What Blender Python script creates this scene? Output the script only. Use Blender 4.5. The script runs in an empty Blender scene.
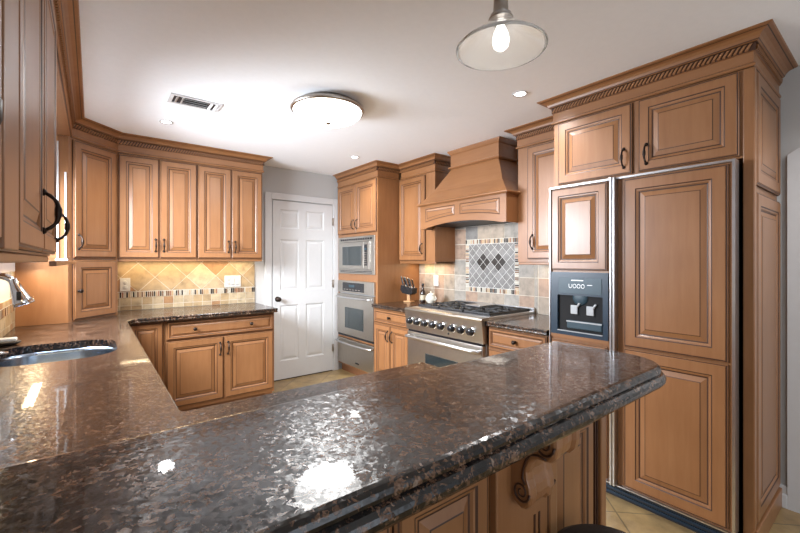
import bpy, bmesh, math, random
from mathutils import Vector, Matrix
random.seed(7)
S = bpy.context.scene
COL = S.collection
PI = math.pi

# ---------------------------------------------------------------- camera, world, light, exposure
cam_d = bpy.data.cameras.new('camera'); cam = bpy.data.objects.new('camera', cam_d); COL.objects.link(cam)
cam_d.sensor_width = 36.0; cam_d.lens = 36.0 * 395 / 800; cam_d.clip_start = 0.02
cam_d.shift_y = -(266.5 - 261) / 800
cam.location = (0, 0, 1.37)
cam.rotation_euler = (PI / 2, 0, -math.atan2(308, 395))
S.camera = cam
S.view_settings.view_transform = 'Standard'; S.view_settings.look = 'None'
S.view_settings.gamma = 1.0; S.view_settings.use_curve_mapping = False
S.view_settings.exposure = 1.02
w = bpy.data.worlds.new('World'); S.world = w; w.use_nodes = True
w.node_tree.nodes['Background'].inputs[0].default_value = (0.80, 0.88, 1.0, 1)
w.node_tree.nodes['Background'].inputs[1].default_value = 1.0

def light(name, kind, loc, power, color=(1, 1, 1), size=None, rot=(0, 0, 0), **kw):
    d = bpy.data.lights.new(name, kind); d.energy = power; d.color = color
    if kind == 'AREA':
        d.shape = 'RECTANGLE'; d.size, d.size_y = size
    elif size is not None:
        d.shadow_soft_size = size
    for k, v in kw.items(): setattr(d, k, v)
    o = bpy.data.objects.new(name, d); COL.objects.link(o); o.location = loc; o.rotation_euler = rot
    return o
# daylight through the window over the sink, then added fill from unseen openings behind and beside the camera
light('daylight_sink_window', 'AREA', (-0.45, 3.08, 1.74), 62, (0.84, 0.91, 1.0), (0.70, 1.05), (0, -PI / 2 + 0.42, 0), spread=2.25)
light('added_fill_rear', 'AREA', (1.2, -3.25, 1.1), 7, (0.90, 0.95, 1.0), (2.4, 2.0), (PI / 2, 0, 0))
light('added_fill_side', 'AREA', (-0.46, -1.6, 1.55), 6, (0.92, 0.96, 1.0), (1.2, 1.6), (0, -PI / 2, 0))
# the ceiling fixture, the recessed lamps with one added spot, and the lamps under the cabinets
light('ceiling_fixture_lamp', 'AREA', (1.265, 2.42, 2.284), 5, (0.97, 0.97, 0.97), (0.36, 0.36), shape='DISK')
for x, y in ((0.45, 3.50), (2.13, 3.49), (2.16, 1.52), (2.5, -0.22)):  # last spot is unseen, without a fixture, added to light the refrigerator end
    light('recessed_or_fill_spot', 'SPOT', (x, y, 2.42), 28, (0.97, 0.97, 0.98), 0.05, spot_size=2.6, spot_blend=0.9)
light('pendant_lamp', 'POINT', (0.73, 0.565, 1.80), 0.15, (1.0, 0.9, 0.78), 0.03)
WARM = (1.0, 0.76, 0.46)
light('under_cabinet_lamp', 'AREA', (0.78, 4.31, 1.372), 3.0, WARM, (1.15, 0.05))
light('under_cabinet_lamp', 'AREA', (-0.30, 1.35, 1.372), 1.5, WARM, (0.05, 1.0))
light('under_cabinet_lamp', 'AREA', (-0.30, 3.45, 1.315), 1.6, WARM, (0.05, 0.55))
light('under_cabinet_lamp', 'AREA', (2.93, 3.24, 1.345), 1.2, WARM, (0.05, 0.45))
light('under_cabinet_lamp', 'AREA', (2.93, 1.70, 1.345), 0.8, WARM, (0.05, 0.40))
light('hood_lamp', 'AREA', (2.85, 2.48, 1.718), 0.8, (1.0, 0.9, 0.78), (0.2, 0.6))

# ---------------------------------------------------------------- materials
def nmat(name):
    m = bpy.data.materials.new(name); m.use_nodes = True
    nt = m.node_tree; b = nt.nodes['Principled BSDF']
    return m, nt, b
def N(nt, t, **kw):
    n = nt.nodes.new(t)
    for k, v in kw.items():
        if hasattr(n, k): setattr(n, k, v)
        else: n.inputs[k].default_value = v
    return n
def ramp(nt, stops):
    r = nt.nodes.new('ShaderNodeValToRGB'); cr = r.color_ramp
    while len(cr.elements) > 1: cr.elements.remove(cr.elements[-1])
    cr.elements[0].position = stops[0][0]; cr.elements[0].color = (*stops[0][1], 1)
    for p, c in stops[1:]:
        e = cr.elements.new(p); e.color = (*c, 1)
    return r
def plain(name, col, rough=0.5, metal=0.0, coat=0.0, bump=0.0, var=0.06, scale=30, **kw):
    m, nt, b = nmat(name)
    tc = N(nt, 'ShaderNodeTexCoord'); nz = N(nt, 'ShaderNodeTexNoise', Scale=scale, Detail=3.0)
    nt.links.new(tc.outputs['Object'], nz.inputs['Vector'])
    r = ramp(nt, [(0.3, tuple(c * (1 - var) for c in col)), (0.7, tuple(min(1, c * (1 + var)) for c in col))])
    nt.links.new(nz.outputs['Fac'], r.inputs[0]); nt.links.new(r.outputs[0], b.inputs['Base Color'])
    b.inputs['Roughness'].default_value = rough; b.inputs['Metallic'].default_value = metal
    b.inputs['Coat Weight'].default_value = coat; b.inputs['Coat Roughness'].default_value = 0.12
    if bump:
        bp = N(nt, 'ShaderNodeBump', Strength=bump, Distance=0.002)
        nt.links.new(nz.outputs['Fac'], bp.inputs['Height']); nt.links.new(bp.outputs[0], b.inputs['Normal'])
    for k, v in kw.items(): b.inputs[k.replace('_', ' ')].default_value = v
    return m
def wood(name, c0, c1, c2, axis='z'):
    m, nt, b = nmat(name)
    tc = N(nt, 'ShaderNodeTexCoord'); mp = N(nt, 'ShaderNodeMapping')
    sc = {'z': (14, 14, 1.3), 'x': (1.3, 14, 14)}[axis]
    mp.inputs['Scale'].default_value = sc
    oi = N(nt, 'ShaderNodeObjectInfo'); va = N(nt, 'ShaderNodeVectorMath', operation='ADD')
    sm = N(nt, 'ShaderNodeMath', operation='MULTIPLY'); sm.inputs[1].default_value = 9.0
    nt.links.new(oi.outputs['Random'], sm.inputs[0])
    nt.links.new(tc.outputs['Object'], va.inputs[0]); nt.links.new(sm.outputs[0], va.inputs[1])
    nt.links.new(va.outputs[0], mp.inputs['Vector'])
    nz = N(nt, 'ShaderNodeTexNoise', Scale=2.2, Detail=6.0, Roughness=0.6, Distortion=0.5)
    nt.links.new(mp.outputs[0], nz.inputs['Vector'])
    r = ramp(nt, [(0.25, c0), (0.5, c1), (0.75, c2)])
    nt.links.new(nz.outputs['Fac'], r.inputs[0])
    # broad blotches of the maple
    n2 = N(nt, 'ShaderNodeTexNoise', Scale=3.0, Detail=2.0); nt.links.new(va.outputs[0], n2.inputs['Vector'])
    r2 = ramp(nt, [(0.3, (0.90, 0.88, 0.86)), (0.7, (1.06, 1.06, 1.08))])
    nt.links.new(n2.outputs['Fac'], r2.inputs[0])
    mx = N(nt, 'ShaderNodeMixRGB', blend_type='MULTIPLY'); mx.inputs[0].default_value = 1.0
    nt.links.new(r.outputs[0], mx.inputs[1]); nt.links.new(r2.outputs[0], mx.inputs[2])
    nt.links.new(mx.outputs[0], b.inputs['Base Color'])
    b.inputs['Roughness'].default_value = 0.38
    b.inputs['Coat Weight'].default_value = 0.25; b.inputs['Coat Roughness'].default_value = 0.24
    return m
WOOD = wood('cinnamon_maple', (0.245, 0.104, 0.037), (0.272, 0.120, 0.045), (0.300, 0.138, 0.056))
WOODX = wood('cinnamon_maple_horizontal', (0.245, 0.104, 0.037), (0.272, 0.120, 0.045), (0.300, 0.138, 0.056), 'x')
GLAZE = plain('umber_glaze', (0.050, 0.017, 0.007), 0.45)
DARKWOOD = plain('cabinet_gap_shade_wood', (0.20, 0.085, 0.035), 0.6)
def granite():
    m, nt, b = nmat('brown_granite'); lk = nt.links.new
    tc = N(nt, 'ShaderNodeTexCoord')
    wz = N(nt, 'ShaderNodeTexNoise', Scale=70.0, Detail=4.0); lk(tc.outputs['Object'], wz.inputs['Vector'])
    wm = N(nt, 'ShaderNodeVectorMath', operation='SCALE'); wm.inputs['Scale'].default_value = 0.03
    lk(wz.outputs['Color'], wm.inputs[0])
    wa = N(nt, 'ShaderNodeVectorMath', operation='ADD'); lk(tc.outputs['Object'], wa.inputs[0]); lk(wm.outputs[0], wa.inputs[1])
    v1 = N(nt, 'ShaderNodeTexVoronoi', Scale=160.0); lk(wa.outputs[0], v1.inputs['Vector'])
    sp = N(nt, 'ShaderNodeSeparateColor'); lk(v1.outputs['Color'], sp.inputs[0])
    med = N(nt, 'ShaderNodeTexNoise', Scale=60.0, Detail=5.0, Roughness=0.7); lk(tc.outputs['Object'], med.inputs['Vector'])
    big = N(nt, 'ShaderNodeTexNoise', Scale=10.0, Detail=3.0); lk(tc.outputs['Object'], big.inputs['Vector'])
    def mad(src, k, c):
        n = N(nt, 'ShaderNodeMath', operation='MULTIPLY_ADD'); n.inputs[1].default_value = k; n.inputs[2].default_value = c; lk(src, n.inputs[0]); return n.outputs[0]
    def add(a, c):
        n = N(nt, 'ShaderNodeMath', operation='ADD'); lk(a, n.inputs[0]); lk(c, n.inputs[1]); return n.outputs[0]
    f = add(add(mad(sp.outputs[0], 0.55, 0.0), mad(med.outputs['Fac'], 1.3, -0.45)), mad(big.outputs['Fac'], 0.7, -0.35))
    r = ramp(nt, [(0.30, (0.004, 0.0035, 0.0035)), (0.50, (0.010, 0.0065, 0.005)), (0.58, (0.030, 0.015, 0.009)), (0.64, (0.085, 0.044, 0.025)), (0.78, (0.155, 0.086, 0.053)), (0.96, (0.22, 0.165, 0.125))])
    lk(f, r.inputs[0]); lk(r.outputs[0], b.inputs['Base Color'])
    # each crystal lies at its own small tilt, so a lamp's highlight breaks into a mottled glow
    geo = N(nt, 'ShaderNodeNewGeometry')
    s1 = N(nt, 'ShaderNodeVectorMath', operation='SUBTRACT'); lk(v1.outputs['Color'], s1.inputs[0]); s1.inputs[1].default_value = (0.5, 0.5, 0.5)
    def tilt(k, sock):
        s2 = N(nt, 'ShaderNodeVectorMath', operation='SCALE'); s2.inputs['Scale'].default_value = k; lk(s1.outputs[0], s2.inputs[0])
        s3 = N(nt, 'ShaderNodeVectorMath', operation='ADD'); lk(geo.outputs['Normal'], s3.inputs[0]); lk(s2.outputs[0], s3.inputs[1])
        s4 = N(nt, 'ShaderNodeVectorMath', operation='NORMALIZE'); lk(s3.outputs[0], s4.inputs[0]); lk(s4.outputs[0], sock)
    tilt(0.15, b.inputs['Normal']); tilt(0.007, b.inputs['Coat Normal'])
    b.inputs['Roughness'].default_value = 0.25; b.inputs['Specular IOR Level'].default_value = 0.45
    b.inputs['Coat Weight'].default_value = 0.33; b.inputs['Coat Roughness'].default_value = 0.03; b.inputs['Coat IOR'].default_value = 1.5
    return m
GRANITE = granite()
STEEL = plain('stainless_steel', (0.62, 0.63, 0.65), 0.30, 1.0, var=0.03)
STEELW = plain('satin_steel_front', (0.48, 0.45, 0.41), 0.34, 1.0, var=0.03)
SINKSTEEL = plain('sink_steel', (0.34, 0.42, 0.52), 0.22, 1.0, var=0.05)
CHROME = plain('chrome', (0.75, 0.77, 0.80), 0.08, 1.0, var=0.02)
BLACK = plain('black_enamel', (0.012, 0.012, 0.014), 0.25)
BLKMAT = plain('cast_iron', (0.016, 0.017, 0.02), 0.5)
BGLASS = plain('dark_oven_glass', (0.02, 0.028, 0.03), 0.06, coat=0.5)
BLUEBLK = plain('blue_black_panel', (0.009, 0.026, 0.048), 0.35)
BLUELT = plain('slate_blue_panel', (0.022, 0.050, 0.070), 0.4)
BRONZE = plain('oil_rubbed_bronze', (0.030, 0.020, 0.016), 0.38, 0.8)
NICKEL = plain('brushed_nickel', (0.42, 0.38, 0.34), 0.3, 1.0)
WHITE = plain('white_paint', (0.60, 0.605, 0.61), 0.35, var=0.01)
PLASTIC = plain('white_plastic', (0.50, 0.50, 0.49), 0.4, var=0.01)
WALL = plain('warm_grey_wall_paint', (0.47, 0.465, 0.455), 0.8, var=0.02, bump=0.05, scale=200)
CEIL = plain('ceiling_paint', (0.90, 0.915, 0.94), 0.85, var=0.01)
GROUT = plain('grout', (0.60, 0.55, 0.46), 0.9)
GROUTW = plain('pale_grout', (0.56, 0.55, 0.52), 0.9)
PORCELAIN = plain('cream_porcelain', (0.60, 0.57, 0.49), 0.2, coat=0.4)
PADDLE = plain('pale_grey_plastic', (0.42, 0.44, 0.46), 0.25, coat=0.5)
CAVITY = plain('matt_black_recess', (0.004, 0.004, 0.005), 0.8)
RUBBER = plain('black_rubber', (0.012, 0.011, 0.011), 0.55)
SPONGE = plain('pale_soap', (0.78, 0.76, 0.70), 0.6)
BIRCH = plain('light_block_wood', (0.48, 0.26, 0.12), 0.4)
def travertine(name, c, rough=0.5):
    m, nt, b = nmat(name)
    tc = N(nt, 'ShaderNodeTexCoord'); nz = N(nt, 'ShaderNodeTexNoise', Scale=14.0, Detail=8.0, Roughness=0.65)
    nt.links.new(tc.outputs['Object'], nz.inputs['Vector'])
    r = ramp(nt, [(0.3, tuple(k * 0.44 for k in c)), (0.5, tuple(k * 0.70 for k in c)), (0.72, tuple(min(1, k * 0.86) for k in c))])
    nt.links.new(nz.outputs['Fac'], r.inputs[0]); nt.links.new(r.outputs[0], b.inputs['Base Color'])
    bp = N(nt, 'ShaderNodeBump', Strength=0.25, Distance=0.002)
    nt.links.new(nz.outputs['Fac'], bp.inputs['Height']); nt.links.new(bp.outputs[0], b.inputs['Normal'])
    b.inputs['Roughness'].default_value = rough
    return m
TRAV = [travertine('travertine_gold', (0.50, 0.36, 0.20)), travertine('travertine_cream', (0.60, 0.48, 0.31)),
        travertine('travertine_rust', (0.45, 0.25, 0.12)), travertine('travertine_sand', (0.54, 0.42, 0.27))]
STONE = [travertine('stone_grey', (0.36, 0.33, 0.29)), travertine('stone_taupe', (0.40, 0.33, 0.26)),
         travertine('stone_pale', (0.46, 0.42, 0.37)), travertine('stone_rose', (0.42, 0.29, 0.21))]
SLATE = travertine('grey_slate_tile', (0.23, 0.22, 0.21)); SLATE2 = travertine('dove_slate_tile', (0.28, 0.27, 0.26))
STICK = [plain('stick_cream', (0.44, 0.41, 0.34), 0.25), plain('stick_black', (0.02, 0.016, 0.014), 0.15),
         plain('stick_brown', (0.16, 0.085, 0.045), 0.2), plain('stick_tan', (0.42, 0.29, 0.16), 0.3), plain('stick_rust', (0.27, 0.12, 0.06), 0.3)]
def emit(name, col, strength, base=(0.9, 0.9, 0.9)):
    m, nt, b = nmat(name)
    b.inputs['Base Color'].default_value = (*base, 1); b.inputs['Emission Color'].default_value = (*col, 1)
    b.inputs['Emission Strength'].default_value = strength; b.inputs['Roughness'].default_value = 0.3
    return m
LAMPGLASS = emit('lit_opal_glass', (1.0, 0.99, 0.97), 6.5)
DOWNLIT = emit('lit_downlight', (1.0, 0.95, 0.88), 6.0)
BULB = emit('lit_bulb', (1.0, 0.95, 0.90), 1.6)
ICON = emit('lit_icon', (0.85, 0.92, 1.0), 0.25)
STRIPLIT = emit('lit_strip', (1.0, 0.80, 0.50), 4.0)
def glass(name, col=(1, 1, 1), rough=0.0, mixw=0.0):
    m, nt, b = nmat(name)
    b.inputs['Base Color'].default_value = (*col, 1); b.inputs['Roughness'].default_value = rough
    b.inputs['Transmission Weight'].default_value = 1.0 - mixw; b.inputs['IOR'].default_value = 1.45
    return m
PANE = glass('window_pane_glass')
SHADEGLASS = glass('clear_seeded_glass', (0.97, 0.97, 0.96), 0.03, 0.22)
def floor_mat():
    m, nt, b = nmat('diagonal_floor_tile')
    tc = N(nt, 'ShaderNodeTexCoord'); mp = N(nt, 'ShaderNodeMapping'); mp.inputs['Rotation'].default_value = (0, 0, PI / 4); mp.inputs['Location'].default_value = (0.1, 0.06, 0)
    nt.links.new(tc.outputs['Object'], mp.inputs['Vector'])
    br = N(nt, 'ShaderNodeTexBrick'); br.offset = 0.0; br.squash = 1.0
    for k, v in {'Scale': 1.0, 'Mortar Size': 0.004, 'Mortar Smooth': 0.1, 'Bias': 0.0, 'Brick Width': 0.335, 'Row Height': 0.335}.items(): br.inputs[k].default_value = v
    br.inputs['Color1'].default_value = (0.30, 0.20, 0.09, 1); br.inputs['Color2'].default_value = (0.36, 0.255, 0.12, 1); br.inputs['Mortar'].default_value = (0.15, 0.11, 0.06, 1)
    nt.links.new(mp.outputs[0], br.inputs['Vector'])
    nz = N(nt, 'ShaderNodeTexNoise', Scale=7.0, Detail=7.0, Roughness=0.65); nt.links.new(tc.outputs['Object'], nz.inputs['Vector'])
    r = ramp(nt, [(0.3, (0.62, 0.60, 0.58)), (0.5, (0.95, 0.95, 0.95)), (0.7, (1.25, 1.22, 1.15))]); nt.links.new(nz.outputs['Fac'], r.inputs[0])
    mx = N(nt, 'ShaderNodeMixRGB', blend_type='MULTIPLY'); mx.inputs[0].default_value = 1.0
    nt.links.new(br.outputs['Color'], mx.inputs[1]); nt.links.new(r.outputs[0], mx.inputs[2]); nt.links.new(mx.outputs[0], b.inputs['Base Color'])
    b.inputs['Roughness'].default_value = 0.32
    return m
FLOOR = floor_mat()

# ---------------------------------------------------------------- mesh builder
class MB:
    def __init__(s): s.v = []; s.f = []; s.m = []; s.s = []; s.mats = []
    def mi(s, m):
        if m not in s.mats: s.mats.append(m)
        return s.mats.index(m)
    def face(s, idx, m, smooth=False): s.f.append(idx); s.m.append(s.mi(m)); s.s.append(smooth)
    def add(s, pts): n = len(s.v); s.v += [tuple(p) for p in pts]; return n
    def box(s, x0, x1, y0, y1, z0, z1, m, bev=0.0):
        if bev <= 0:
            n = s.add([(x, y, z) for z in (z0, z1) for y in (y0, y1) for x in (x0, x1)])
            for q in ((0, 2, 3, 1), (4, 5, 7, 6), (0, 1, 5, 4), (1, 3, 7, 5), (3, 2, 6, 7), (2, 0, 4, 6)): s.face([n + k for k in q], m)
        else:
            b = min(bev, (x1 - x0) / 3, (y1 - y0) / 3, (z1 - z0) / 3)
            bm = bmesh.new(); bmesh.ops.create_cube(bm, size=1)
            for v in bm.verts: v.co = Vector(((x0 + x1) / 2 + v.co.x * (x1 - x0), (y0 + y1) / 2 + v.co.y * (y1 - y0), (z0 + z1) / 2 + v.co.z * (z1 - z0)))
            bmesh.ops.bevel(bm, geom=list(bm.edges), offset=b, segments=2, affect='EDGES', profile=0.5)
            s.bm(bm, m); bm.free()
    def bm(s, bm, m, smooth=False):
        bm.verts.index_update(); n = s.add([v.co[:] for v in bm.verts])
        for f in bm.faces: s.face([n + v.index for v in f.verts], m, smooth)
    def rings(s, rings, mats, cap0=None, cap1=None, smooth=False):
        """rings: loops of equal length; mats[i] covers the band i..i+1"""
        ids = [s.add(r) for r in rings]; L = len(rings[0])
        for i in range(len(rings) - 1):
            a, b = ids[i], ids[i + 1]; m = mats[i] if isinstance(mats, (list, tuple)) else mats
            for k in range(L): s.face([a + k, a + (k + 1) % L, b + (k + 1) % L, b + k], m, smooth)
        if cap0: s.face([ids[0] + k for k in range(L)][::-1], cap0)
        if cap1: s.face([ids[-1] + k for k in range(L)], cap1)
    def panel(s, x0, x1, z0, z1, y, t=0.02, fw=0.055, raised=True, flip=False):
        """raised-panel front: front face at y - t, looking to -y"""
        w_, h_ = x1 - x0, z1 - z0; k = min(1.0, min(w_, h_) / 0.30); k = max(k, 0.42); f = y - t; fw *= max(k, 0.6)
        R = [(0, y, GLAZE), (0, f + .008, WOOD), (.004, f + .004, GLAZE), (.0085, f + .004, WOOD), (.011, f, WOOD), (fw - .002, f, GLAZE), (fw + .003, f + .003, WOOD),
             (fw + .010 * k, f + .004, WOOD), (fw + .015 * k, f + .009, GLAZE), (fw + .021 * k, f + .010, WOOD), (fw + .045 * k, f + .003, GLAZE), (fw + .0485 * k, f + .002, WOOD)]
        rr = []; mm = []
        for ins, yy, m in R:
            rr.append([(x0 + ins, yy, z0 + ins), (x1 - ins, yy, z0 + ins), (x1 - ins, yy, z1 - ins), (x0 + ins, yy, z1 - ins)]); mm.append(m)
        s.rings(rr, mm, cap0=WOOD, cap1=WOOD)
    def tube(s, pts, rad, m, sides=10, caps=True, smooth=True):
        pts = [Vector(p) for p in pts]; n = len(pts)
        if not isinstance(rad, (list, tuple)): rad = [rad] * n
        prev = None; rings = []
        for i in range(n):
            t = (pts[min(i + 1, n - 1)] - pts[max(i - 1, 0)]).normalized()
            if prev is None:
                a = Vector((0, 0, 1)) if abs(t.z) < .9 else Vector((1, 0, 0)); prev = (a - t * a.dot(t)).normalized()
            else: prev = (prev - t * prev.dot(t)).normalized()
            bnm = t.cross(prev)
            rings.append([pts[i] + (prev * math.cos(2 * PI * k / sides) + bnm * math.sin(2 * PI * k / sides)) * rad[i] for k in range(sides)])
        s.rings(rings, m, m if caps else None, m if caps else None, smooth)
    def lathe(s, prof, m, c=(0, 0, 0), axis='z', sides=24, caps=True, smooth=True, mats=None):
        rings = []
        for r, h in prof:
            ring = []
            for k in range(sides):
                a = 2 * PI * k / sides; u, v = max(r, 1e-5) * math.cos(a), max(r, 1e-5) * math.sin(a)
                p = {'z': (u, v, h), 'y': (u, -h, v), 'x': (h, u, v)}[axis]   # axis y: h points towards -y
                ring.append((c[0] + p[0], c[1] + p[1], c[2] + p[2]))
            rings.append(ring)
        s.rings(rings, mats or m, m if caps else None, m if caps else None, smooth)
    def prism(s, poly, y0, y1, m, axis='y', cap=True):
        """poly in (x,z) for axis y, (y,z) for axis x, (x,y) for axis z"""
        def P(p, h): return {'y': (p[0], h, p[1]), 'x': (h, p[0], p[1]), 'z': (p[0], p[1], h)}[axis]
        s.rings([[P(p, y0) for p in poly], [P(p, y1) for p in poly]], m, m, m)
    def build(s, name, parent=None, loc=None, rotz=0.0):
        me = bpy.data.meshes.new(name); me.from_pydata(s.v, [], s.f)
        for m in s.mats: me.materials.append(m)
        me.polygons.foreach_set('material_index', s.m); me.polygons.foreach_set('use_smooth', s.s)
        bm = bmesh.new(); bm.from_mesh(me); bmesh.ops.recalc_face_normals(bm, faces=bm.faces); bm.to_mesh(me); bm.free()
        me.update()
        o = bpy.data.objects.new(name, me); COL.objects.link(o)
        if parent: o.parent = parent
        if loc: o.location = loc
        o.rotation_euler = (0, 0, rotz)
        return o
def tag(o, label=None, cat=None, group=None, kind=None):
    if label: o['label'] = label
    if cat: o['category'] = cat
    if group: o['group'] = group
    if kind: o['kind'] = kind
    return o
def thing(name, label, cat, loc=(0, 0, 0), rotz=0.0, group=None):
    o = bpy.data.objects.new(name, None); COL.objects.link(o); o.empty_display_size = 0.1
    o.location = loc; o.rotation_euler = (0, 0, rotz)
    return tag(o, label, cat, group)
def struct(mb, name, **kw): return tag(mb.build(name, **kw), kind='structure')
def one(fn, name, *a, **kw):
    mb = MB(); fn(mb); return mb.build(name, *a, **kw)
def box_obj(name, parent, dims, m, bev=0.0):
    mb = MB(); mb.box(*dims, m, bev); return mb.build(name, parent)
RIGHT, LEFT, DIAG = -PI / 2, PI / 2, PI / 4

# ---------------------------------------------------------------- room shell
XL, XR, YB, YR, H = -0.43, 3.05, 4.43, -3.2, 2.44
def shell():
    mb = MB(); mb.box(XL - .1, XR + .1, YR - .1, YB + .1, -.1, 0, FLOOR); struct(mb, 'floor')
    mb = MB(); mb.box(XL - .1, XR + .1, YR - .1, YB + .1, H, H + .1, CEIL); struct(mb, 'ceiling')
    mb = MB(); mb.box(XL - .1, XR + .1, YB, YB + .1, 0, H, WALL); struct(mb, 'wall_back')
    mb = MB(); mb.box(XR, XR + .1, YR, YB, 0, H, WALL); struct(mb, 'wall_right')
    mb = MB()   # the wall with the window over the sink and a window beside the breakfast corner
    ops = [(-2.4, -0.8, 0.95, 2.15), (2.50, 3.66, 1.37, 2.22)]
    y = YR
    for a, b, z0, z1 in ops:
        mb.box(XL - .1, XL, y, a, 0, H, WALL); mb.box(XL - .1, XL, a, b, 0, z0, WALL); mb.box(XL - .1, XL, a, b, z1, H, WALL); y = b
    mb.box(XL - .1, XL, y, YB, 0, H, WALL); struct(mb, 'wall_left')
    mb = MB(); a, b = 0.0, 2.4
    mb.box(XL - .1, a, YR - .1, YR, 0, H, WALL); mb.box(b, XR + .1, YR - .1, YR, 0, H, WALL); mb.box(a, b, YR - .1, YR, 2.1, H, WALL); struct(mb, 'wall_rear')
    for i, (a, b, z0, z1) in enumerate(ops):
        f = MB()
        for (ya, yb, za, zb) in ((a, a + .05, z0, z1), (b - .05, b, z0, z1), (a, b, z0, z0 + .05), (a, b, z1 - .05, z1), ((a + b) / 2 - .02, (a + b) / 2 + .02, z0, z1)):
            f.box(XL - .08, XL - .04, ya, yb, za, zb, WHITE)
        fo = struct(f, 'window_%d' % (2 - i))
        c = MB()
        for (ya, yb, za, zb) in ((a - .07, a, z0 - .07, z1 + .07), (b, b + .07, z0 - .07, z1 + .07), (a, b, z0 - .07, z0), (a, b, z1, z1 + .07)):
            c.box(XL, XL + .018, ya, yb, za, zb, WHITE, .004)
        c.build('window_casing', fo)
    f = MB()
    for x0, x1, z0, z1 in ((0, .07, 0, 2.1), (2.33, 2.4, 0, 2.1), (1.15, 1.25, 0, 2.1), (0, 2.4, 2.03, 2.1), (0, 2.4, 0, .1)):
        f.box(x0, x1, YR - .08, YR - .03, z0, z1, WHITE)
    struct(f, 'door_3')
    # baseboard on the wall beside the refrigerator cabinet
    mb = MB(); mb.box(XR - .016, XR, .405, .445, 0, .12, WHITE); mb.box(XR - .024, XR, .405, .445, 0, .075, WHITE, .003); struct(mb, 'baseboard_right')
    # casing and white door slab beside it
    mb = MB()
    mb.prism([(.315, 0), (.405, 0), (.405, 1.955), (.36, 1.985), (.315, 1.985)], XR - .022, XR, WHITE, 'x')
    mb.box(XR - .012, XR, -.55, .315, 0, 2.0, WHITE); mb.box(XR - .022, XR, -.64, -.55, 0, 2.07, WHITE, .004)
    struct(mb, 'door_2')
    # six-panel door in the back wall
    mb = MB(); x0, x1, zt = 1.612, 2.372, 2.06; yf = YB - .02
    us = [x0, x0 + .10, x0 + .345, x0 + .415, x0 + .66, x1]
    pan = [(x0 + .085, x0 + .315), (x0 + .40, x0 + .64)]
    rows = [(.22, .86), (1.03, 1.62), (1.745, 1.965)]
    xs = [x0, *pan[0], *pan[1], x1]; zs = [0.012, *rows[0], *rows[1], *rows[2], zt]
    for i in range(5):
        for j in range(7):
            if i in (1, 3) and j in (1, 3, 5):
                a, b, c, d = xs[i], xs[i + 1], zs[j], zs[j + 1]
                R = [(0, 0), (.012, .008), (.022, .008), (.045, .002), (.05, .002)]
                mb.rings([[(a + q, yf + h, c + q), (b - q, yf + h, c + q), (b - q, yf + h, d - q), (a + q, yf + h, d - q)] for q, h in R], WHITE, None, WHITE)
            else:
                n = mb.add([(xs[i], yf, zs[j]), (xs[i + 1], yf, zs[j]), (xs[i + 1], yf, zs[j + 1]), (xs[i], yf, zs[j + 1])]); mb.face([n, n + 1, n + 2, n + 3], WHITE)
    for q in ((x0, x0 + .001), (x1 - .001, x1)): mb.box(*q, yf, YB - .002, .012, zt, WHITE)
    mb.box(x0, x1, yf, YB - .002, zt - .001, zt, WHITE)
    d = struct(mb, 'door_1')
    k = MB(); kx, kz = x0 + .055, .935
    k.lathe([(.030, 0), (.030, .004), (.014, .010), (.011, .03), (.022, .038), (.028, .05), (.024, .062), (.0, .066)], BRONZE, (kx, yf, kz), 'y', 20); k.build('door_knob', d)
    for z in (.29, 1.09, 1.86):
        k = MB(); k.box(x1 - .012, x1 + .014, yf - .008, yf - .001, z - .045, z + .045, NICKEL); k.tube([(x1 + .001, yf - .009, z - .047), (x1 + .001, yf - .009, z + .047)], .006, NICKEL, 8); k.build('hinge', d)
    # door casing
    mb = MB()
    def cas(a, b, c, e):
        mb.box(a, b, YB - .024, YB, c, e, WHITE, .004)
    cas(1.525, 1.600, 0, 2.145); cas(2.382, 2.455, 0, 2.145); cas(1.600, 2.382, 2.072, 2.145)
    mb.box(1.600, 1.6105, YB - .012, YB, 0, 2.072, WHITE); mb.box(2.3735, 2.382, YB - .012, YB, 0, 2.072, WHITE)
    mb.box(x0, x1, YB - .012, YB - .003, 0, .011, BLACK)
    struct(mb, 'trim_1')
shell()

# ---------------------------------------------------------------- hardware
def pull(parent, x, z, y=-.02, L=.105, vertical=True):
    """twisted bird-cage bail pull in dark bronze"""
    mb = MB(); h = L / 2; P = []; Rr = []
    for i in range(13):
        t = -1 + i / 6; o = .030 * (1 - abs(t) ** 3.2)
        P.append((x, y - .002 - o, z + t * h) if vertical else (x + t * h, y - .002 - o, z))
        Rr.append(.0042 + .0042 * math.exp(-(t / .33) ** 2) + (.001 if i % 2 else 0))
    mb.tube(P, Rr, BRONZE, 8)
    for sgn in (-1, 1):
        c = (x, y, z + sgn * h) if vertical else (x + sgn * h, y, z)
        mb.lathe([(.010, 0), (.010, .003), (.006, .007), (0, .010)], BRONZE, c, 'y', 10)
    return mb.build('handle', parent)
def knob(parent, x, z, y=-.02):
    mb = MB(); mb.lathe([(.011, 0), (.009, .004), (.006, .010), (.010, .017), (.0155, .022), (.015, .028), (.008, .033), (0, .034)], BRONZE, (x, y, z), 'y', 16)
    return mb.build('knob', parent)
def door(parent, x0, x1, z0, z1, pl=None, name='door', kn=None, y=0.0, fw=.055):
    mb = MB(); mb.panel(x0, x1, z0, z1, y, fw=fw); o = mb.build(name, parent)
    if pl: pull(o, *pl, y=y - .02)
    for q in (kn or []): knob(o, *q, y=y - .02)
    return o
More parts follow.
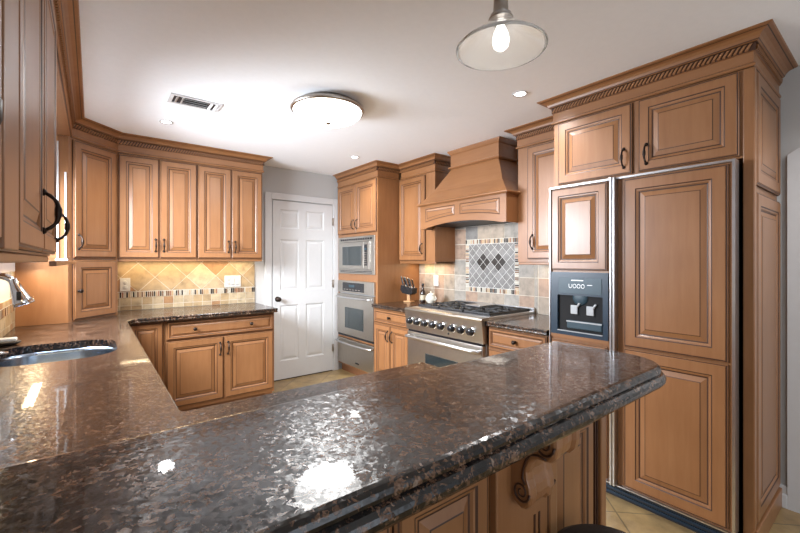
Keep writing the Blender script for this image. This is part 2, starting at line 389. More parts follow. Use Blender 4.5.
def offset_poly(pts, d):
    """inward offset of a CCW polygon"""
    n = len(pts); out = []
    for i in range(n):
        p0, p1, p2 = Vector(pts[i - 1]), Vector(pts[i]), Vector(pts[(i + 1) % n])
        e1, e2 = (p1 - p0).normalized(), (p2 - p1).normalized()
        n1, n2 = Vector((-e1.y, e1.x)), Vector((-e2.y, e2.x)); b = n1 + n2
        out.append(tuple(p1 + b * (d / max(0.2, 1 + n1.dot(n2)))))
    return out
def sweep(mb, path, prof, mats):
    """prof (out, z) along a 2-D path; out is to the path's own right side"""
    n = len(path); P = [Vector(p) for p in path]; rings = []
    for i in range(n):
        ds = []
        if i > 0: ds.append((P[i] - P[i - 1]).normalized())
        if i < n - 1: ds.append((P[i + 1] - P[i]).normalized())
        ns = [Vector((d.y, -d.x)) for d in ds]; b = sum(ns, Vector((0, 0))); k = 1 / max(.2, (1 + ns[0].dot(ns[-1])) / 1) if len(ns) == 2 else 1
        b = b * k if len(ns) == 2 else b
        rings.append([(P[i].x + b.x * o, P[i].y + b.y * o, z) for o, z in prof])
    L = len(prof); ids = [mb.add(r) for r in rings]
    for i in range(n - 1):
        for k in range(L):
            mb.face([ids[i] + k, ids[i + 1] + k, ids[i + 1] + (k + 1) % L, ids[i] + (k + 1) % L], mats[k])
    mb.face([ids[0] + k for k in range(L)], WOODX); mb.face([ids[-1] + k for k in range(L)][::-1], WOODX)
CROWN = [((.001, 2.283), GLAZE), ((.008, 2.284), WOODX), ((.014, 2.289), WOODX), ((.014, 2.297), WOODX), ((.009, 2.301), GLAZE), ((.005, 2.304), WOODX), ((.005, 2.354), WOODX),
         ((.012, 2.356), GLAZE), ((.012, 2.392), GLAZE), ((.020, 2.393), WOODX), ((.027, 2.396), GLAZE), ((.029, 2.400), WOODX), ((.034, 2.412), WOODX), ((.046, 2.423), WOODX),
         ((.062, 2.429), GLAZE), ((.066, 2.4305), WOODX), ((.078, 2.433), WOODX), ((.082, 2.438), WOODX), ((.082, 2.4395), WOODX), ((-.004, 2.4395), WOODX), ((-.004, 2.283), WOODX)]
def rope(mb, path):
    P = [Vector(p) for p in path]
    for i in range(len(P) - 1):
        d = P[i + 1] - P[i]; L = d.length; d.normalize(); nr = Vector((d.y, -d.x)); k = max(1, int(L / .021)); st = L / k
        for j in range(k):
            c = P[i] + d * (st * (j + .5)) + nr * .0122; hw = st * .25; sl = .009
            a = []
            for (u, z) in ((-hw - sl, 2.358), (hw - sl, 2.358), (hw + sl, 2.391), (-hw + sl, 2.391)):
                q = c + d * u; a.append((q.x, q.y, z))
            b = [((p[0] + nr.x * .008), (p[1] + nr.y * .008), 2.3745 + (p[2] - 2.3745) * .8) for p in a]
            mb.rings([a, b], WOODX, None, WOODX)
def crown(parent, path):
    mb = MB(); sweep(mb, path, [p for p, _ in CROWN], [m for _, m in CROWN]); o = mb.build('crown_molding', parent)
    r = MB(); rope(r, path); r.build('rope_trim', o)
    return o
def light_rail(mb, x0, x1, y0, z): mb.box(x0, x1, y0, y0 + .022, z - .022, z, WOODX, .004)

# ---------------------------------------------------------------- cabinets along the back wall and the corner
ZU, ZT = 1.388, 2.283
def wall_cabinet(name, label, loc, rot, W, D, doors, group=None, z0=ZU, z1=ZT):
    t = thing(name, label, 'cabinet', loc, rot, group)
    box_obj('body', t, (0, W, 0, D, z0, z1), WOOD)
    for x0, x1, px in doors: door(t, x0, x1, z0 + .006, z1 - .012, (px, z0 + .120))
    return t
for k, (lab) in enumerate(('maple wall cabinet with two doors next to the diagonal corner cabinet', 'maple wall cabinet with two doors ending the run beside the white door')):
    t = wall_cabinet('wall_cabinet', lab, (.172 + .610 * k, 4.10, 0), 0, .607, .328, [(.003, .300, .272), (.306, .603, .334)], 'wall cabinets on the back wall')
    m = MB(); light_rail(m, 0, .607, .004, ZU); m.build('light_rail', t)
# diagonal corner cabinet and its appliance garage (both are polygons in plan)
c45 = math.cos(PI / 4)
cor = [(-.428, 3.785), (-.138, 3.785), (.170, 4.093), (.170, 4.428), (-.428, 4.428)]
def corner_unit(name, label, z0, z1, dz0, dz1, hw):
    t = thing(name, label, 'cabinet', (-.138, 3.785, 0), DIAG)
    loc = []
    for x, y in cor:
        dx, dy = x + .138, y - 3.785; loc.append((dx * c45 + dy * c45, -dx * c45 + dy * c45))
    m = MB(); m.prism(loc, z0, z1, WOOD, 'z'); m.build('body', t)
    d = door(t, .030, .408, dz0, dz1, (.066, dz0 + .12) if hw == 'pull' else None, kn=[(.064, dz0 + .215)] if hw == 'knob' else None)
    return t
corner_unit('corner_cabinet', 'tall diagonal maple wall cabinet with one door filling the corner', 1.386, ZT, 1.394, ZT - .012, 'pull')
corner_unit('appliance_garage', 'small maple garage cabinet standing on the granite under the corner cabinet', .915, 1.384, .93, 1.374, 'knob')
# near wall cabinets on the sink wall
t = thing('wall_cabinet', 'tall maple wall cabinet with two doors beside the sink window', 'cabinet', (-.125, .845, 0), LEFT, 'wall cabinets on the sink wall')
box_obj('body', t, (0, 1.135, 0, .302, ZU, ZT), WOOD)
door(t, .155, .635, ZU + .006, ZT - .012, (.600, 1.505)); door(t, .640, 1.132, ZU + .006, ZT - .012, (1.095, 1.50))
box_obj('filler_stile', t, (0, .150, -.020, -.0005, ZU, ZT), WOOD, .003)
m = MB(); light_rail(m, 0, 1.135, .004, ZU); m.build('light_rail', t)
t = wall_cabinet('wall_cabinet', 'nearest maple wall cabinet of the sink wall, before the two-door one', (-.125, .30, 0), LEFT, .537, .302, [(.003, .530, .21)], 'wall cabinets on the sink wall')
# one crown runs over all of them
t = thing('crown_molding', 'carved maple crown running over the corner and back wall cabinets', 'crown molding', (0, 0, 0))
pth = [(-.125, .30), (-.125, 3.798), (.170, 4.093), (1.392, 4.10), (1.392, 4.428)]
m = MB(); sweep(m, pth, [p for p, _ in CROWN], [q for _, q in CROWN]); m.build('cove', t)
m = MB(); rope(m, pth); m.build('rope_trim', t)
m = MB(); m.box(-.428, -.130, .30, 3.784, 2.2845, 2.436, WOODX); m.build('soffit_board', t)
# two white upright strips and a white ledge against the corner cabinet's side
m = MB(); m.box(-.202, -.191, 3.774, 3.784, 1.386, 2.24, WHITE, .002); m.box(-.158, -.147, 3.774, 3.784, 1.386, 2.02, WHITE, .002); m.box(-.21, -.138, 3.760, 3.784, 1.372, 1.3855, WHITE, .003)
struct(m, 'white_strips')
m = MB(); m.box(-.128, -.106, 1.985, 3.783, 1.350, 1.370, WOODX, .003)
tag(m.build('light_valance'), 'narrow maple valance strip under the sink window running to the corner cabinet', 'valance')

# base cabinets
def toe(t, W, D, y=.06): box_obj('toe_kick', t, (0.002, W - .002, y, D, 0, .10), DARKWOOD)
t = thing('base_cabinet', 'maple base cabinet with wide drawer over two doors along the back wall', 'cabinet', (.475, 3.80, 0), 0)
box_obj('body', t, (0, .928, 0, .628, .10, .872), WOOD); toe(t, .928, .628)
door(t, .012, .916, .705, .862, name='drawer', kn=[(.225, .785), (.70, .785)], fw=.04)
door(t, .012, .461, .135, .692, (.430, .585)); door(t, .467, .916, .135, .692, (.498, .585))
m = MB(); m.box(.85, .93, .055, .085, 0, .135, WOOD, .006); m.build('foot', t)
t = thing('base_cabinet', 'narrow maple base cabinet with one door tucked into the corner', 'cabinet', (.222, 3.80, 0), 0)
box_obj('body', t, (0, .250, 0, .628, .10, .872), WOOD); toe(t, .25, .628)
door(t, .008, .243, .135, .862)
t = thing('sink_base_cabinet', 'long maple base cabinet under the sink counter', 'cabinet', (.18, 1.355, 0), LEFT)
m = MB()
m.box(0, 2.44, 0, .02, .10, .872, WOOD); m.box(0, 2.44, .588, .606, .10, .872, WOOD); m.box(0, .02, .02, .588, .10, .872, WOOD); m.box(2.42, 2.44, .02, .588, .10, .872, WOOD); m.box(0, 2.44, .02, .588, .10, .12, WOOD)
m.build('body', t); toe(t, 2.44, .606)
for k in range(4):
    door(t, .01 + k * .607, .605 + k * .607, .135, .862, (.06 + k * .607 if k % 2 else .555 + k * .607, .75))
# peninsula with raised bar
t = thing('peninsula_cabinet', 'maple peninsula cabinet with panelled back carrying the raised bar', 'cabinet', (0, .523, 0), 0)
m = MB(); m.box(-.428, 1.14, .012, .182, 0, 1.049, WOOD); m.box(-.428, 1.14, .182, .806, .10, .872, WOOD); m.build('body', t)
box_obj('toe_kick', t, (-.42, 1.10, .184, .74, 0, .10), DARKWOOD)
def flatpanel(x0, x1, z0, z1):
    m = MB(); m.panel(x0, x1, z0, z1, .012, t=.014, fw=.05); return m.build('back_panel', t)
flatpanel(-.42, -.015, .12, .965); flatpanel(-.005, .390, .12, .965); flatpanel(.400, .640, .12, .965); flatpanel(.850, 1.080, .12, .965)
m = MB()
m.box(.652, .838, -.008, .012, .0, 1.045, WOOD, .004)
for x in (.782, .800): m.box(x, x + .006, -.0095, -.007, .03, .80, GLAZE)
m.build('pilaster', t)
m = MB()
for x in (1.090, 1.102): m.box(x, x + .005, .003, .012, .1, 1.03, GLAZE)
m.box(1.112, 1.142, -.004, .012, 0, 1.045, WOOD, .004); m.build('corner_post', t)
m = MB(); m.box(-.42, 1.142, -.012, .012, 0, .11, WOOD, .004); m.build('baseboard_rail', t)
# carved corbel under the bar
def corbel(parent, xc, wd, y0, ztop):
    KD, KH = .80, 1.27
    d2 = lambda y, z: (y0 - y * KD, ztop - z * KH)
    prof = [(0, 0), (.125, 0), (.131, .012), (.132, .030), (.126, .046), (.114, .055), (.098, .057), (.080, .058), (.066, .063), (.056, .073), (.048, .088), (.050, .100), (.057, .112), (.060, .126), (.055, .140), (.044, .148), (.030, .150), (.014, .146), (0, .138)]
    poly = [d2(a, b) for a, b in prof]
    def ring(x, k):   # crowned across its width
        return [(x, y0 - (y0 - p[0]) * k, ztop - (ztop - p[1]) * (1 - (1 - k) * .5)) for p in poly]
    m = MB()
    xs = [(-.5, .93), (-.47, .98), (-.42, 1.0), (-.28, 1.0), (-.22, .94), (-.12, .955), (0, .965), (.12, .955), (.22, .94), (.28, 1.0), (.42, 1.0), (.47, .98), (.5, .93)]
    m.rings([ring(xc + a * wd, k) for a, k in xs], WOOD, WOOD, WOOD)
    o = m.build('corbel', parent)
    for sx in (-1, 1):
        x = xc + sx * (wd * .5 + .001)
        for cy, cz, r in ((.098, .029, .022), (.032, .120, .020)):
            s_ = MB(); pts = []
            for i in range(27):
                rr = r * (1 - .8 * i / 26); a, b = d2(cy, cz); pts.append((x, a - rr * math.cos(i * .42), b - rr * 1.1 * math.sin(i * .42)))
            s_.tube(pts, [.0026 - .0012 * i / 26 for i in range(27)], GLAZE, 6); s_.build('volute', o)
        lf = MB(); lf.tube([(x - sx * .0005, *d2(a, b)) for a, b in ((.104, .052), (.082, .050), (.060, .054), (.046, .066), (.038, .084), (.036, .098), (.044, .106))], .0026, GLAZE, 6); lf.build('carved_groove', o)
    return o
corbel(t, .745, .092, -.008, 1.047)

# ---------------------------------------------------------------- granite tops
def slab(mb, poly, ztop, prof, hole=None):
    """poly CCW; prof list of (inset, drop)"""
    rings = [[(x, y, ztop - dz) for x, y in offset_poly(poly, ins)] for ins, dz in prof]
    ids = [mb.add(r) for r in rings]; L = len(poly)
    for i in range(len(rings) - 1):
        for k in range(L): mb.face([ids[i] + k, ids[i + 1] + k, ids[i + 1] + (k + 1) % L, ids[i] + (k + 1) % L], GRANITE)
    for r, zz in ((rings[0], prof[0][1]), (rings[-1], prof[-1][1])):
        bm = bmesh.new(); loops = [r] + ([[(x, y, ztop - zz) for x, y in hole]] if hole else [])
        ed = []
        for lp in loops:
            vs = [bm.verts.new(p) for p in lp]; ed += [bm.edges.new((vs[k], vs[(k + 1) % len(vs)])) for k in range(len(vs))]
        bmesh.ops.triangle_fill(bm, edges=ed, use_beauty=True); mb.bm(bm, GRANITE); bm.free()
    if hole:
        mb.rings([[(x, y, ztop - prof[0][1]) for x, y in hole], [(x, y, ztop - prof[-1][1]) for x, y in hole]], GRANITE)
EASED = [(.006, 0), (.002, .002), (0, .006), (0, .014), (.004, .018), (.005, .021), (.001, .024), (0, .030), (.003, .037), (.010, .040)]
OGEE = [(.026, 0), (.019, .001), (.013, .005), (.0105, .011), (.011, .016), (.013, .019), (.007, .0205), (.002, .026), (0, .032), (.001, .040), (.006, .047), (.014, .050), (.03, .050)]
def rrect(x0, x1, y0, y1, radii, n=8):
    out = []
    for (cx, cy, r, a) in ((x1 - radii[1], y0 + radii[1], radii[1], -PI / 2), (x1 - radii[2], y1 - radii[2], radii[2], 0), (x0 + radii[3], y1 - radii[3], radii[3], PI / 2), (x0 + radii[0], y0 + radii[0], radii[0], PI)):
        if r <= 0: out.append((cx, cy)); continue
        for i in range(n + 1): out.append((cx + r * math.cos(a + i * PI / 2 / n), cy + r * math.sin(a + i * PI / 2 / n)))
    return out
sink_hole = rrect(-.365, .105, 2.375, 2.915, (.13, .17, .17, .13), 10)
m = MB(); slab(m, [(-.428, .707), (1.18, .707), (1.18, 1.352), (.225, 1.352), (.213, 1.364), (.213, 3.66), (.265, 3.735), (1.412, 3.735), (1.418, 3.741), (1.418, 4.428), (-.428, 4.428)], .914, EASED, sink_hole)
tag(m.build('granite_countertop'), 'dark brown granite worktop holding the sink and turning along the back wall', 'countertop')
bar = [(-.428, .372), ]
b2 = [(1.10, .372)]; 
for i in range(10):
    a = -PI / 2 + i * PI / 2 / 9 * .92; b2.append((1.12 + .135 * math.cos(a) * 1.02, .512 + .14 * math.sin(a)))
for i in range(7):
    a = i * PI / 2 / 6; b2.append((1.228 + .032 * math.cos(a), .718 + .032 * math.sin(a)))
bar += b2 + [(-.428, .75)]
m = MB(); slab(m, bar, 1.10, OGEE); tag(m.build('granite_bar_top'), 'raised dark brown granite bar top with rounded end in the foreground', 'bar top')
m = MB(); slab(m, [(2.362, 2.913), (3.048, 2.913), (3.048, 3.526), (2.362, 3.526)], .914, EASED); tag(m.build('granite_countertop'), 'short granite worktop carrying the knife block between oven cabinet and range', 'countertop')
m = MB(); slab(m, [(2.362, 1.460), (3.048, 1.460), (3.048, 1.972), (2.362, 1.972)], .914, EASED); tag(m.build('granite_countertop'), 'short bare granite worktop between range and refrigerator', 'countertop')

# sink, faucet and the things round it
def sink():
    t = thing('sink', 'undermount steel sink with rounded ends in the granite worktop', 'sink', (-.13, 2.645, .874))
    sc = lambda k, z: [((x + .13) * k, (y - 2.645) * k, z) for x, y in sink_hole]
    m = MB(); m.rings([sc(1.06, -.002), sc(1.0, -.002), sc(.985, -.02), sc(.95, -.16), sc(.88, -.185), sc(.2, -.192)], SINKSTEEL, None, SINKSTEEL, True); m.build('bowl', t)
    m = MB(); m.lathe([(.042, 0), (.042, .004), (.030, .005), (.028, -.001), (0, -.001)], CHROME, (0, 0, -.191), sides=20); m.build('drain', t)
sink()
def faucet():
    t = thing('faucet', 'chrome gooseneck pull-down faucet behind the sink', 'faucet', (-.402, 2.56, .914))
    m = MB(); m.lathe([(.012, 0), (.012, .006), (.0125, .012), (.0135, .02), (.0145, .10), (.0135, .11), (.0, .111)], CHROME, sides=20); m.build('base', t)
    m = MB(); P = []; r = .062
    for i in range(5): P.append((0, 0, .10 + .054 * i))
    for i in range(1, 13):
        a = PI - i * PI / 12 * .80; P.append((r + r * math.cos(a), 0, .326 + r * math.sin(a)))
    m.tube(P, .0155, CHROME, 14); m.build('spout', t)
    e = Vector(P[-1]); d = (e - Vector(P[-2])).normalized(); d = (d + Vector((0, 0, -1.2))).normalized()
    m = MB(); m.tube([e - d * .012, e + d * .01, e + d * .045, e + d * .085, e + d * .112, e + d * .118], [.016, .018, .024, .034, .042, .039], CHROME, 20); h = m.build('spray_head', t)
    m = MB(); q = e + d * .075; m.box(q.x - .010, q.x + .006, q.y - .036, q.y - .024, q.z - .018, q.z + .022, BLACK, .002); m.build('button', h)
    m = MB(); m.tube([(0, -.015, .06), (0, -.05, .07), (.01, -.11, .095)], [.010, .008, .006], CHROME, 10); m.build('lever', t)
faucet()
def dispenser():
    t = thing('soap_dispenser', 'small chrome soap pump standing at the near end of the sink', 'soap dispenser', (-.315, 2.19, .915))
    m = MB(); m.lathe([(.026, 0), (.026, .005), (.018, .012), (.013, .02), (.013, .05)], CHROME, sides=18); m.build('collar', t)
    m = MB(); m.tube([(0, 0, .04), (0, 0, .085), (.012, .004, .092), (.05, .02, .088)], [.009, .009, .008, .006], CHROME, 10); m.build('pump', t)
dispenser()
t = thing('soap_dish', 'black soap dish holding a pale bar by the far end of the sink', 'soap dish', (-.36, 2.985, .915))
m = MB(); m.lathe([(.030, 0), (.05, .010), (.055, .018), (.050, .018), (.03, .012), (0, .012)], RUBBER, sides=20); m.build('dish', t)
tag(one(lambda b: b.box(-.398, -.322, 2.96, 3.01, .934, .954, SPONGE, .008), 'soap_bar'), 'pale bar of soap lying in the black dish', 'soap')

# ---------------------------------------------------------------- tile backsplashes
def clip(poly, x0, x1, z0, z1):
    for ax, lim, sg in ((0, x0, 1), (0, x1, -1), (1, z0, 1), (1, z1, -1)):
        out = []
        for i in range(len(poly)):
            p, q = poly[i - 1], poly[i]; a, b = sg * (p[ax] - lim), sg * (q[ax] - lim)
            if (a >= 0) != (b >= 0):
                k = a / (a - b); out.append((p[0] + (q[0] - p[0]) * k, p[1] + (q[1] - p[1]) * k))
            if b >= 0: out.append(q)
        poly = out
        if len(poly) < 3: return None
    return poly
def shrink(poly, g):
    A = sum(poly[i - 1][0] * poly[i][1] - poly[i][0] * poly[i - 1][1] for i in range(len(poly)))
    if abs(A) < 2e-5: return None
    if A < 0: poly = poly[::-1]
    r = [poly[0]]
    for p in poly[1:]:
        if (Vector(p) - Vector(r[-1])).length > 1e-4: r.append(p)
    if (Vector(r[0]) - Vector(r[-1])).length < 1e-4: r.pop()
    if len(r) < 3: return None
    return offset_poly(r, g)
def put(mb, poly, m, y=-.010, g=.0024):
    p = shrink(poly, g)
    if p: mb.rings([[(u, y + .003, v) for u, v in p], [(u, y, v) for u, v in p]], m, None, m)
def grid(mb, rect, ou, ov, s, mats, wts=None, sv=None):
    x0, x1, z0, z1 = rect; sv = sv or s
    i0 = math.floor((x0 - ou) / s); j0 = math.floor((z0 - ov) / sv)
    for i in range(i0, i0 + int((x1 - x0) / s) + 3):
        for j in range(j0, j0 + int((z1 - z0) / sv) + 3):
            a, c = ou + i * s, ov + j * sv; p = clip([(a, c), (a + s, c), (a + s, c + sv), (a, c + sv)], x0, x1, z0, z1)
            if p: put(mb, p, random.choices(mats, wts)[0])
def diag(mb, rect, ou, ov, h, pick):
    """diamonds of half diagonal h"""
    x0, x1, z0, z1 = rect
    for i in range(-30, 60):
        for j in range(-30, 60):
            cx, cz = ou + i * h, ov + j * h
            if (i + j) % 2 or not (x0 - h < cx < x1 + h and z0 - h < cz < z1 + h): continue
            p = clip([(cx, cz - h), (cx + h, cz), (cx, cz + h), (cx - h, cz)], x0, x1, z0, z1)
            if p: put(mb, p, pick(i, j))
def sticks(mb, rect, vertical=True, s=.0165):
    x0, x1, z0, z1 = rect
    if vertical:
        n = int((x1 - x0) / s); s = (x1 - x0) / n
        for k in range(n): put(mb, [(x0 + k * s, z0), (x0 + (k + 1) * s, z0), (x0 + (k + 1) * s, z1), (x0 + k * s, z1)], random.choices(STICK, (4, 3, 3, 3, 1))[0], -.011)
    else:
        n = int((z1 - z0) / s); s = (z1 - z0) / n
        for k in range(n): put(mb, [(x0, z0 + k * s), (x1, z0 + k * s), (x1, z0 + (k + 1) * s), (x0, z0 + (k + 1) * s)], random.choices(STICK, (4, 3, 3, 3, 1))[0], -.011)
def banded(mb, W, z1):
    mb.box(0, W, -.0075, 0, .9145, z1, GROUT)
    grid(mb, (0, W, .9145, 1.028), .02, .9145 - .028, .086, TRAV, (2, 3, .4, 3), sv=.0705)
    sticks(mb, (0, W, 1.030, 1.084))
    diag(mb, (0, W, 1.086, z1), .16 - .27, 1.215, .135, lambda i, j: random.choices(TRAV, (4, 2, 2.2, 3))[0])
t = thing('backsplash', 'gold travertine backsplash with mosaic band under the back wall cabinets', 'backsplash', (.180, YB - .002, 0))
m = MB(); banded(m, 1.235, 1.386); m.build('tile_field', t)
m = MB(); grid(m, (1.16, 1.235, 1.086, 1.386), 1.16, 1.0, .076, [TRAV[1], STONE[2]], sv=.15); 
t = thing('backsplash', 'travertine backsplash on the sink wall behind the faucet', 'backsplash', (XL + .002, .72, 0), LEFT)
m = MB(); banded(m, 1.27, 1.386); m.build('tile_field', t)
m = MB(); W = 3.070
m.box(1.272, W - .01, -.0075, 0, .9145, 1.125, GROUT); grid(m, (1.272, W - .01, .9145, 1.028), .02, .9145 - .028, .086, TRAV, (2, 3, .4, 3), sv=.0705); sticks(m, (1.272, W - .01, 1.03, 1.084)); grid(m, (1.272, W - .01, 1.086, 1.125), 0, 1.086, .086, TRAV, sv=.05)
m.box(2.945, W - .01, -.0075, 0, 1.125, 1.318, GROUT); grid(m, (2.945, W - .01, 1.127, 1.318), 0, 1.127, .086, TRAV)
m.build('tile_strip', t)
# range wall: local x runs towards the camera
t = thing('backsplash', 'grey brown stone backsplash with framed diamond panel behind the range', 'backsplash', (XR - .002, 3.528, 0), RIGHT)
m = MB(); U = lambda y: 3.528 - y
m.box(0, U(2.955), -.0075, 0, .9145, 1.358, GROUT); m.box(U(2.955), U(1.958), -.0075, 0, .9145, 1.72, GROUT); m.box(U(1.958), U(1.460), -.0075, 0, .9145, 1.358, GROUT)
pu0, pu1, pz0, pz1 = U(2.795), U(2.150), 1.062, 1.585
grid(m, (0, .575, .9145, 1.358), U(2.795) - .158 * 6, 1.062 - .158, .158, [STONE[1], STONE[3], TRAV[3]], (2, 3, 2), sv=.16)  # warmer tiles here put the warm lamp light into the colour
W_ = (3, 2, 2, .8)
grid(m, (.575, pu0, .9145, 1.72), pu0 - .158 * 6, .902, .158, STONE, W_, sv=.16)
grid(m, (pu0, pu1, .9145, pz0), pu0, .902, .1613, STONE, W_, sv=.16)
grid(m, (pu0, pu1, pz1, 1.72), pu0, pz1, .1613, [STONE[0], SLATE, STONE[1]], None, sv=.16)
grid(m, (pu1, U(1.958), .9145, 1.72), pu1, .902, .158, STONE, W_, sv=.16)
grid(m, (U(1.956), U(1.460), .9145, 1.358), pu1, .902, .158, [STONE[2], STONE[1], STONE[3]], (3, 2, 1), sv=.16)
m.build('tile_field', t)
m = MB(); bw = .046
m.box(pu0, pu1, -.0085, -.001, pz0, pz1, GROUTW)
sticks(m, (pu0, pu1, pz1 - bw, pz1)); sticks(m, (pu0, pu1, pz0, pz0 + bw)); sticks(m, (pu0, pu0 + bw, pz0 + bw, pz1 - bw), False); sticks(m, (pu1 - bw, pu1, pz0 + bw, pz1 - bw), False)
m.build('mosaic_border', t)
m = MB(); iu0, iu1, iz0, iz1 = pu0 + bw, pu1 - bw, pz0 + bw, pz1 - bw; hd = (iu1 - iu0) / 12
BLKT = plain('black_marble_tile', (0.028, 0.024, 0.022), 0.3, var=0.4, scale=60)
dark = {(4, 0), (3, 1), (5, 1), (4, 2), (8, 0), (7, 1), (9, 1), (8, 2)}
diag(m, (iu0, iu1, iz0, iz1), iu0, (iz0 + iz1) / 2 - hd * .2, hd, lambda i, j: BLKT if (i, j + 0) in dark else random.choice([SLATE, SLATE2, SLATE]))
m.build('diamond_tiles', t)

def plate(label, loc, rot, W, Hh, items, name='outlet', cat='outlet', group=None):
    t = thing(name, label, cat, loc, rot, group)
    m = MB(); m.box(-W / 2, W / 2, -.006, 0, -Hh / 2, Hh / 2, PLASTIC, .002); m.build('cover_plate', t)
    for x, kind in items:
        m = MB()
        if kind == 'socket':
            for z in (-.022, .022):
                m.lathe([(.0165, 0), (.0165, .003), (.015, .0035), (0, .0035)], PLASTIC, (x, -.006, z), 'y', 14)
                for dx in (-.006, .006): m.box(x + dx - .0012, x + dx + .0012, -.0102, -.0094, z - .002, z + .008, BLACK)
            m.build('receptacle', t)
        else:
            m.box(x - .016, x + .016, -.010, -.006, -.033, .033, PLASTIC, .002); m.box(x - .016, x + .016, -.0112, -.0098, -.034, -.030, STEEL); m.build('switch', t)
    return t
plate('white outlet on the travertine beside the appliance garage', (.240, YB - .013, 1.152), 0, .078, .122, [(0, 'socket')])
plate('wide white outlet and switch plate near the white door', (1.182, YB - .013, 1.155), 0, .165, .122, [(-.046, 'socket'), (0, 'switch'), (.046, 'switch')])
plate('white outlet on the stone tiles above the cream jar', (XR - .013, 3.235, 1.152), RIGHT, .078, .122, [(0, 'socket')])

# ---------------------------------------------------------------- tall oven cabinet and its appliances
FX = 2.45
t = thing('oven_cabinet', 'tall maple cabinet housing the microwave and wall oven', 'cabinet', (FX, 4.408, 0), RIGHT)
W = .872
m = MB()
m.box(0, .045, 0, .598, .10, ZT, WOOD); m.box(W - .045, W, 0, .598, .10, ZT, WOOD); m.box(.045, W - .045, .58, .598, .10, ZT, WOOD)
for z0, z1 in ((.10, .125), (.435, .455), (1.135, 1.215), (1.66, 1.69)): m.box(.045, W - .045, 0, .58, z0, z1, WOOD)
m.box(.045, W - .045, 0, .58, ZT - .02, ZT, WOOD);
m.build('body', t); toe(t, W, .598, .05)
door(t, .012, .434, 1.694, ZT - .01, (.395, 1.80)); door(t, .438, .860, 1.694, ZT - .01, (.477, 1.80))
crown(t, [(0, 0), (W, 0), (W, .295)])
def app(name, label, cat, z): return thing(name, label, cat, (FX, 4.408, z), RIGHT)
A0, A1 = .036, W - .036
# microwave with trim kit
t = app('microwave', 'built-in steel microwave with louvred trim above the oven', 'microwave', 1.218)
h = .438
m = MB(); m.box(.05, W - .05, .001, .45, .006, h - .005, STEEL); m.build('body', t)
m = MB()
fr = [(A0, A1, 0, .055), (A0, A1, h - .062, h), (A0, A0 + .085, .055, h - .062), (A1 - .085, A1, .055, h - .062)]
for a, b, c, d in fr: m.box(a, b, -.018, -.001, c, d, STEELW, .003)
m.build('trim_frame', t)
for k in range(14): box_obj('vent_slot', t, (A0 + .06 + k * .05, A0 + .098 + k * .05, -.0195, -.017, h - .044, h - .022), BLACK)
for k in range(2): box_obj('vent_slot', t, (A0 + .05, A1 - .05, -.0195, -.017, .014 + k * .016, .022 + k * .016), BLACK)
m = MB(); m.box(A0 + .087, A1 - .20, -.030, -.001, .058, h - .065, STEELW, .006); m.box(A0 + .125, A1 - .245, -.032, -.029, .10, h - .115, BGLASS, .0); d = m.build('microwave_door', t)
m = MB(); m.box(A1 - .197, A1 - .088, -.030, -.001, .058, h - .065, STEELW, .004); m.box(A1 - .185, A1 - .13, -.032, -.029, .10, h - .10, BLACK); c = m.build('control_panel', t)
for i in range(2):
    for j in range(6): box_obj('key', c, (A1 - .18 + i * .024, A1 - .164 + i * .024, -.0335, -.0318, .115 + j * .025, .128 + j * .025), NICKEL)
box_obj('display', c, (A1 - .18, A1 - .138, -.0335, -.0318, .275, .30), BLUELT)
# wall oven
t = app('wall_oven', 'steel wall oven with square window under the microwave', 'oven', .456)
h = .678
m = MB(); m.box(.05, W - .05, .001, .55, .004, h - .004, STEEL); m.build('body', t)
m = MB(); m.box(A0, A1, -.026, 0, h - .145, h, STEELW, .004); m.box(A0 + .12, A1 - .20, -.028, -.025, h - .125, h - .022, BLACK); c = m.build('control_panel', t)
for k in range(6): box_obj('key', c, (A0 + .15 + k * .065, A0 + .19 + k * .065, -.0292, -.0278, h - .11, h - .10), NICKEL)
box_obj('display', c, (A0 + .27, A0 + .40, -.0292, -.0278, h - .075, h - .045), BLUELT)
m = MB(); m.box(A0, A1, -.034, -.001, .03, h - .16, STEELW, .005); d = m.build('oven_door', t)
m = MB(); m.box(A0 + .19, A1 - .20, -.0365, -.0338, .115, .36, BGLASS); m.build('door_window', d)
m = MB(); z = h - .195; m.tube([(A0 + .03, -.034, z), (A0 + .04, -.065, z), (A0 + .08, -.075, z), (W / 2, -.080, z), (A1 - .08, -.075, z), (A1 - .04, -.065, z), (A1 - .03, -.034, z)], .010, STEEL, 10); m.build('handle', d)
m = MB(); m.box(A0, A1, -.022, -.001, .004, .022, BLACK); m.build('lower_vent', t)
# warming drawer
t = app('warming_drawer', 'steel warming drawer with curved handle below the wall oven', 'warming drawer', .126)
m = MB(); m.box(.05, W - .05, .001, .5, .004, .300, STEEL); m.build('body', t)
m = MB(); m.box(A0, A1, -.030, -.001, 0, .305, STEELW, .005); d = m.build('drawer_front', t)
m = MB(); m.tube([(A0 + .01, -.030, .275), (A0 + .02, -.06, .272), (A0 + .12, -.075, .266), (W / 2, -.082, .262), (A1 - .12, -.075, .266), (A1 - .02, -.06, .272), (A1 - .01, -.030, .275)], .012, STEEL, 10); m.build('handle', d)
m = MB(); m.box(W / 2 - .04 + .06, W / 2 + .04 + .06, -.0315, -.0298, .045, .062, BLACK); m.build('badge', d)

